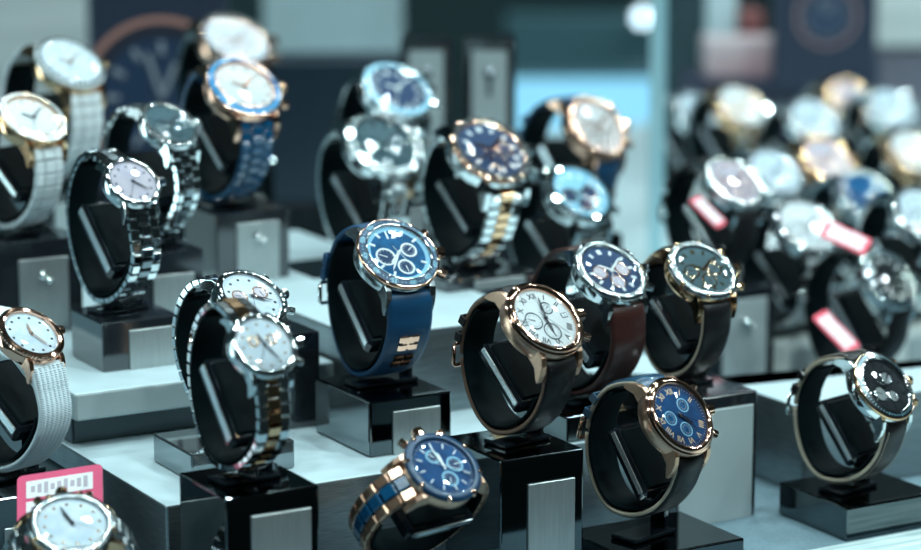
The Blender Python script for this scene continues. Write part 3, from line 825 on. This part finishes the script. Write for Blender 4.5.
price_tag(at(708,212,1.42), camvec(.6,-.62,.2), camvec(.3,.45,-.7), 22, 11, RED, 'small red edged price tag inside the blush dial watch')
price_tag(at(775,216,1.7), camvec(1,0,.1), camvec(0,.8,-.5), 34, 24, PINK, 'blurred pink and white price tag behind the blush dial watch')
price_tag(at(914,276,1.5), camvec(.6,-.5,.2), camvec(.25,.55,-.6), 20, 16, RED, 'red edged price tag at the right margin')

# ------------------------------------------------------------------ small blocks that stand on the steps
def block(name, px, py, z, w, dp, h, m, label, cat, plate=None, emblem=False, pm=None):
    c = onz(px, py, z)           # front left bottom corner
    root = thing(name, label, cat, (c.x+w*.0005, c.y+dp*.0005, z))
    mb = MB(); mb.box((0,0,h/2), (w, dp, h-.1), m); mb.build('block', root, bevel=.001)
    if plate:
        mb = MB(); mb.box((plate[2]*w, -dp/2-.5, plate[1]*h/2+plate[3]*h), (plate[0]*w, 1.1, plate[1]*h), pm or PLATE, ch=.2); po = mb.build('front_plate', root)
        if emblem:
            mb = MB(); M = Matrix.Translation((plate[2]*w-1, -dp/2-2.0, plate[1]*h*.75+plate[3]*h)) @ Matrix.Rotation(PI/2, 4, 'X')
            mb.lathe([(.01,2),(2.2,1.4),(3.0,0)], STEEL, 12, M=M); mb.build('emblem', po)
    return root
block('display_block', 281, 431, L1, 21, 40, 46, BLACKFR, 'upright black block between the two-tone watch and the blue strap watch', 'display block')


# ------------------------------------------------------------------ behind the display
YR = Matrix.Rotation(-YAW, 4, 'Z')
NAVYP = mat('navy_board', (.012,.022,.045), .5, 0)
GREYB = mat('pale_grey_board', (.50,.54,.53), .6, 0, col2=(.30,.34,.34), nscale=6, stretch=(.2,.2,6))
COPP = mat('copper_ring', (.34,.17,.14), .5, 0)
COPP2 = mat('dusky_rose_ring', (.30,.20,.22), .5, 0)
def upright(name, px0, px1, yt, d, th, m, label, cat, zb=L0, yb=None):
    """a box facing the shop front, from zb (or pixel row yb) up to pixel row yt at distance d"""
    a, b = at(px0, yt, d), at(px1, yt, d)
    if yb is not None: zb = at(px0, yb, d).z
    w = (b-a).length*1000; h = (a.z-zb)*1000
    c = (a+b)/2
    root = thing(name, label, cat, (c.x+FWD.x*th*.0005, c.y+FWD.y*th*.0005, zb)); root.rotation_euler = (0, 0, -YAW)
    mb = MB(); mb.box((0, 0, h/2), (w, th, h), m); mb.build('panel', root, bevel=.002)
    return root, w, h, th
def face(root, name, w, h, cx, cz, y, m, t=2):
    mb = MB(); mb.box((cx, -y/2-t/2, cz), (w, t, h), m); return mb.build(name, root)
# back shelf that carries the boards
def deck_back(px0, px1, yt, d, th, label, m=BLACKFR):
    return upright('back_plinth', px0, px1, yt, d, th, m, label, 'plinth')
deck_back(60, 330, 205, 1.66, 30, 'black plinth carrying the big dial poster')
deck_back(332, 398, 120, 1.60, 60, 'black plinth behind the pale blue bezel watch')
deck_back(522, 602, 150, 1.70, 60, 'low black plinth before the lit blue case')
# watch posters
def dial_poster(px0, px1, yt, yb, d, cxp, cyp, rpx, rim, label, zb=None):
    root, w, h, th = upright('dial_poster', px0, px1, yt, d, 14, NAVYP, label, 'poster', yb=yb)
    k = d/F*1000; cx = (cxp-(px0+px1)/2)*k; cz = h-(cyp-yt)*k; r = rpx*k
    M = Matrix.Translation((cx, -th/2-1, cz)) @ Matrix.Rotation(PI/2, 4, 'X')
    def ring(nm, r1, r0, z, m):
        mb = MB(); b = MB(); b.disc(r1, z, m, r0=r0, seg=64); mb.add([M @ Vector(v) for v in b.v], b.f, m); return mb.build(nm, root)
    ring('printed_rim', r*1.08, r*.99, .5, rim); ring('printed_bezel', r*.98, r*.80, .4, mat('poster_black', (.012,.016,.03), .5)); ring('printed_dial', r*.8, 0, .3, mat('poster_navy', (.010,.03,.07), .5))
    mb = MB()
    for i in range(12):
        mb.box((0, r*.66, .9), (r*.07, r*.17, .4), mat('poster_grey', (.24,.27,.31), .5), M @ Matrix.Rotation(PI/6*i, 4, 'Z'))
    for a, l in ((math.radians(18), .62), (math.radians(-22), .5)):
        mb.box((0, r*l*.5, 1.3), (r*.06, r*l, .4), mat('poster_grey', (.24,.27,.31), .5), M @ Matrix.Rotation(a, 4, 'Z'))
    mb.build('printed_markers', root)
    return root
dial_poster(88, 226, -30, 214, 1.70, 160, 98, 76, COPP, 'large dark poster of a wristwatch dial behind the left watches')
dial_poster(776, 880, -60, 95, 2.12, 829, 16, 29, COPP2, 'upright poster of a blue dial with copper rim at the upper right')
p, w_, h_, t_ = upright('navy_box', 86, 152, -8, 1.95, 60, mat('navy_box_card', (.015,.03,.08), .5), 'tall navy packaging box standing behind the big dial poster', 'box', zb=L0)
face(p, 'pale_stripe', w_*.22, h_*.9, w_*.12, h_*.5, t_, GREYB)
upright('grey_board', -60, 86, -40, 2.1, 20, GREYB, 'pale grey striped board at the upper left behind the white watches', 'board')
upright('pale_board', 262, 402, -40, 2.3, 20, mat('pale_teal_board', (.25,.33,.35), .6, noise=.2, nscale=8), 'pale blue grey board behind the upper middle', 'board')
upright('navy_case', 258, 402, 60, 1.95, 60, mat('navy_case_card', (.005,.015,.026), .4), 'dark navy case behind the pale blue bezel watch', 'case')
# two tall framed stands with emblem plates, dark watches on top
for k, (x0, x1) in enumerate(((400, 452), (463, 516))):
    lab = ('left', 'right')[k]
    p, w_, h_, t_ = upright('framed_stand', x0, x1, 38, 1.62, 40, BLACKFR, 'tall black framed stand with pale emblem plate, %s one of the pair' % lab, 'stand', zb=L0)
    fp = face(p, 'front_plate', w_*.66, 62, 0, h_-8-31, t_, WPANEL)
    mb = MB(); M = Matrix.Translation((0, -t_/2-3, h_-22)) @ Matrix.Rotation(PI/2, 4, 'X')
    mb.lathe([(.01,1.5),(2.6,1),(3.6,0)], DSTEEL, 12, M=M); mb.box((0,-t_/2-2.6,h_-30), (2.4,1,12), DSTEEL); mb.build('emblem', fp)
# lit blue case, glass pane, far lamp
LITB = mat('lit_blue_panel', (.2,.5,.65), .4, emit=((.22,.50,.70), .75))
LITD = mat('lit_blue_deep', (.08,.25,.35), .4, emit=((.08,.30,.42), .5))
p, w_, h_, t_ = upright('lit_display_case', 492, 664, 74, 2.9, 80, mat('case_shell', (.03,.08,.10), .4), 'softly lit pale blue display case far behind the glass pane', 'display case', zb=0)
face(p, 'lit_panel', w_*.96, 62, 0, h_-36, t_, LITB); face(p, 'lower_lit_panel', w_*.9, 170, 0, h_-160, t_, LITD)
upright('dark_cabinet', 506, 700, 18, 3.3, 80, mat('dark_teal_cabinet', (.03,.085,.105), .5), 'dark teal cabinet far behind the lit blue case', 'cabinet', zb=0)
gp, w_, h_, t_ = upright('glass_pane', 652, 668, -60, 1.78, 3, mat('glass_edge', (.30,.52,.58), .15, 0, coat=.8, emit=None), 'upright glass pane edge running to the top beside the lit case', 'glass pane', zb=L0)
upright('dark_figure_panel', 672, 722, -40, 2.3, 30, mat('dark_teal_panel', (.012,.035,.045), .6), 'dark teal panel just to the side of the glass pane edge', 'panel')
upright('pale_sign', 708, 738, -40, 2.2, 12, mat('pale_sign_card', (.45,.58,.62), .5), 'narrow pale blue upright sign at the upper right', 'sign')
upright('navy_box', 684, 800, 78, 2.15, 60, mat('deep_navy_card', (.014,.02,.045), .5), 'wide navy box under the pale pink box', 'box', zb=L0)
upright('pink_box', 706, 782, 40, 2.15, 50, mat('pale_pink_card', (.52,.46,.48), .5, col2=(.30,.18,.20), nscale=12), 'pale pink box blurred behind the back row of watches', 'box', yb=78.3)
upright('red_box', 740, 764, 12, 2.2, 40, mat('dull_red_card', (.20,.07,.07), .5), 'dull red box blurred above the pale pink box', 'box', yb=41)
upright('grey_slatted_board', 862, 940, -30, 2.3, 20, GREYB, 'pale grey slatted board at the upper right corner', 'board', yb=48)
upright('dull_board', 866, 960, 50, 2.32, 20, mat('dull_violet_card', (.10,.10,.13), .6), 'dull violet board below the pale slatted board at the right margin', 'board')
upright('navy_board', 786, 880, 60, 2.19, 20, NAVYP, 'dark navy board under the blue dial poster', 'board')
# hanging lamp seen far behind
def far_lamp(px, py, d, r):
    root = thing('far_lamp', 'round white lamp glowing far away at the top centre', 'lamp', at(px, py, d)); root.rotation_euler = (PI/2, 0, -YAW)
    mb = MB(); mb.lathe([(r+6,-14),(r+6,4),(r,6),(r,2)], STEEL, 32); mb.build('housing', root)
    mb = MB(); mb.lathe([(.01,6),(r*.6,5),(r,2)], mat('lamp_glow', (1,1,1), .4, emit=((.62,.86,1.0), 3.0)), 32); mb.build('bulb_cover', root)
far_lamp(642, 17, 3.25, 9)
# ------------------------------------------------------------------ lights
def lamp(x, y, size, power, col, z=ZC_, shape='DISK'):
    root = thing('ceiling_lamp', 'round recessed ceiling lamp above the watches', 'lamp', (x, y, z), 'recessed ceiling lamps')
    mb = MB(); r = size*500
    mb.lathe([(r, -2), (r+12, -3), (r+16, -1), (r+16, 0)], STEEL, 24); mb.build('trim_ring', root)
    l = bpy.data.lights.new('lamp_light', 'AREA'); l.shape = shape; l.size = size; l.energy = power; l.color = col
    o = bpy.data.objects.new('lamp_light', l); COL.objects.link(o); o.parent = root; o.location = (0, 0, -.006)
    return root
COOL = (.78, .98, 1.0)
for i, (x, y, sz, pw) in enumerate([(-.3,.35,.12,12),(.35,-.05,.12,12),(1.0,.5,.12,11),(.2,1.15,.12,9),(.95,1.4,.12,6),(1.6,1.1,.12,7),(.4,2.1,.12,7),
                                (1.9,.35,.12,11),(3.1,1.6,.12,10),(2.3,2.1,.12,9),(3.3,.4,.12,11),(1.5,2.6,.12,8),(1.4,-.5,.14,18),(.7,-.8,.14,14),(2.6,1.0,.08,5),(2.7,-.3,.12,11)]):
    lamp(x, y, sz, pw, COOL)
# unseen glowing panel added on the side wall to brighten left-facing edges
mb = MB(); mb.box((X0+.01, 2.75, 1.22), (.02, 1.3, 2.3), mat('side_glow', (.8,.9,.95), .3, emit=((.62,.90,.95), 4.2))); o = mb.build('glow_panel_1', scale=1); o['kind'] = 'structure'
w = bpy.data.worlds.new('world'); SC.world = w; w.use_nodes = True
w.node_tree.nodes['Background'].inputs[0].default_value = (.22,.6,.66,1); w.node_tree.nodes['Background'].inputs[1].default_value = .05
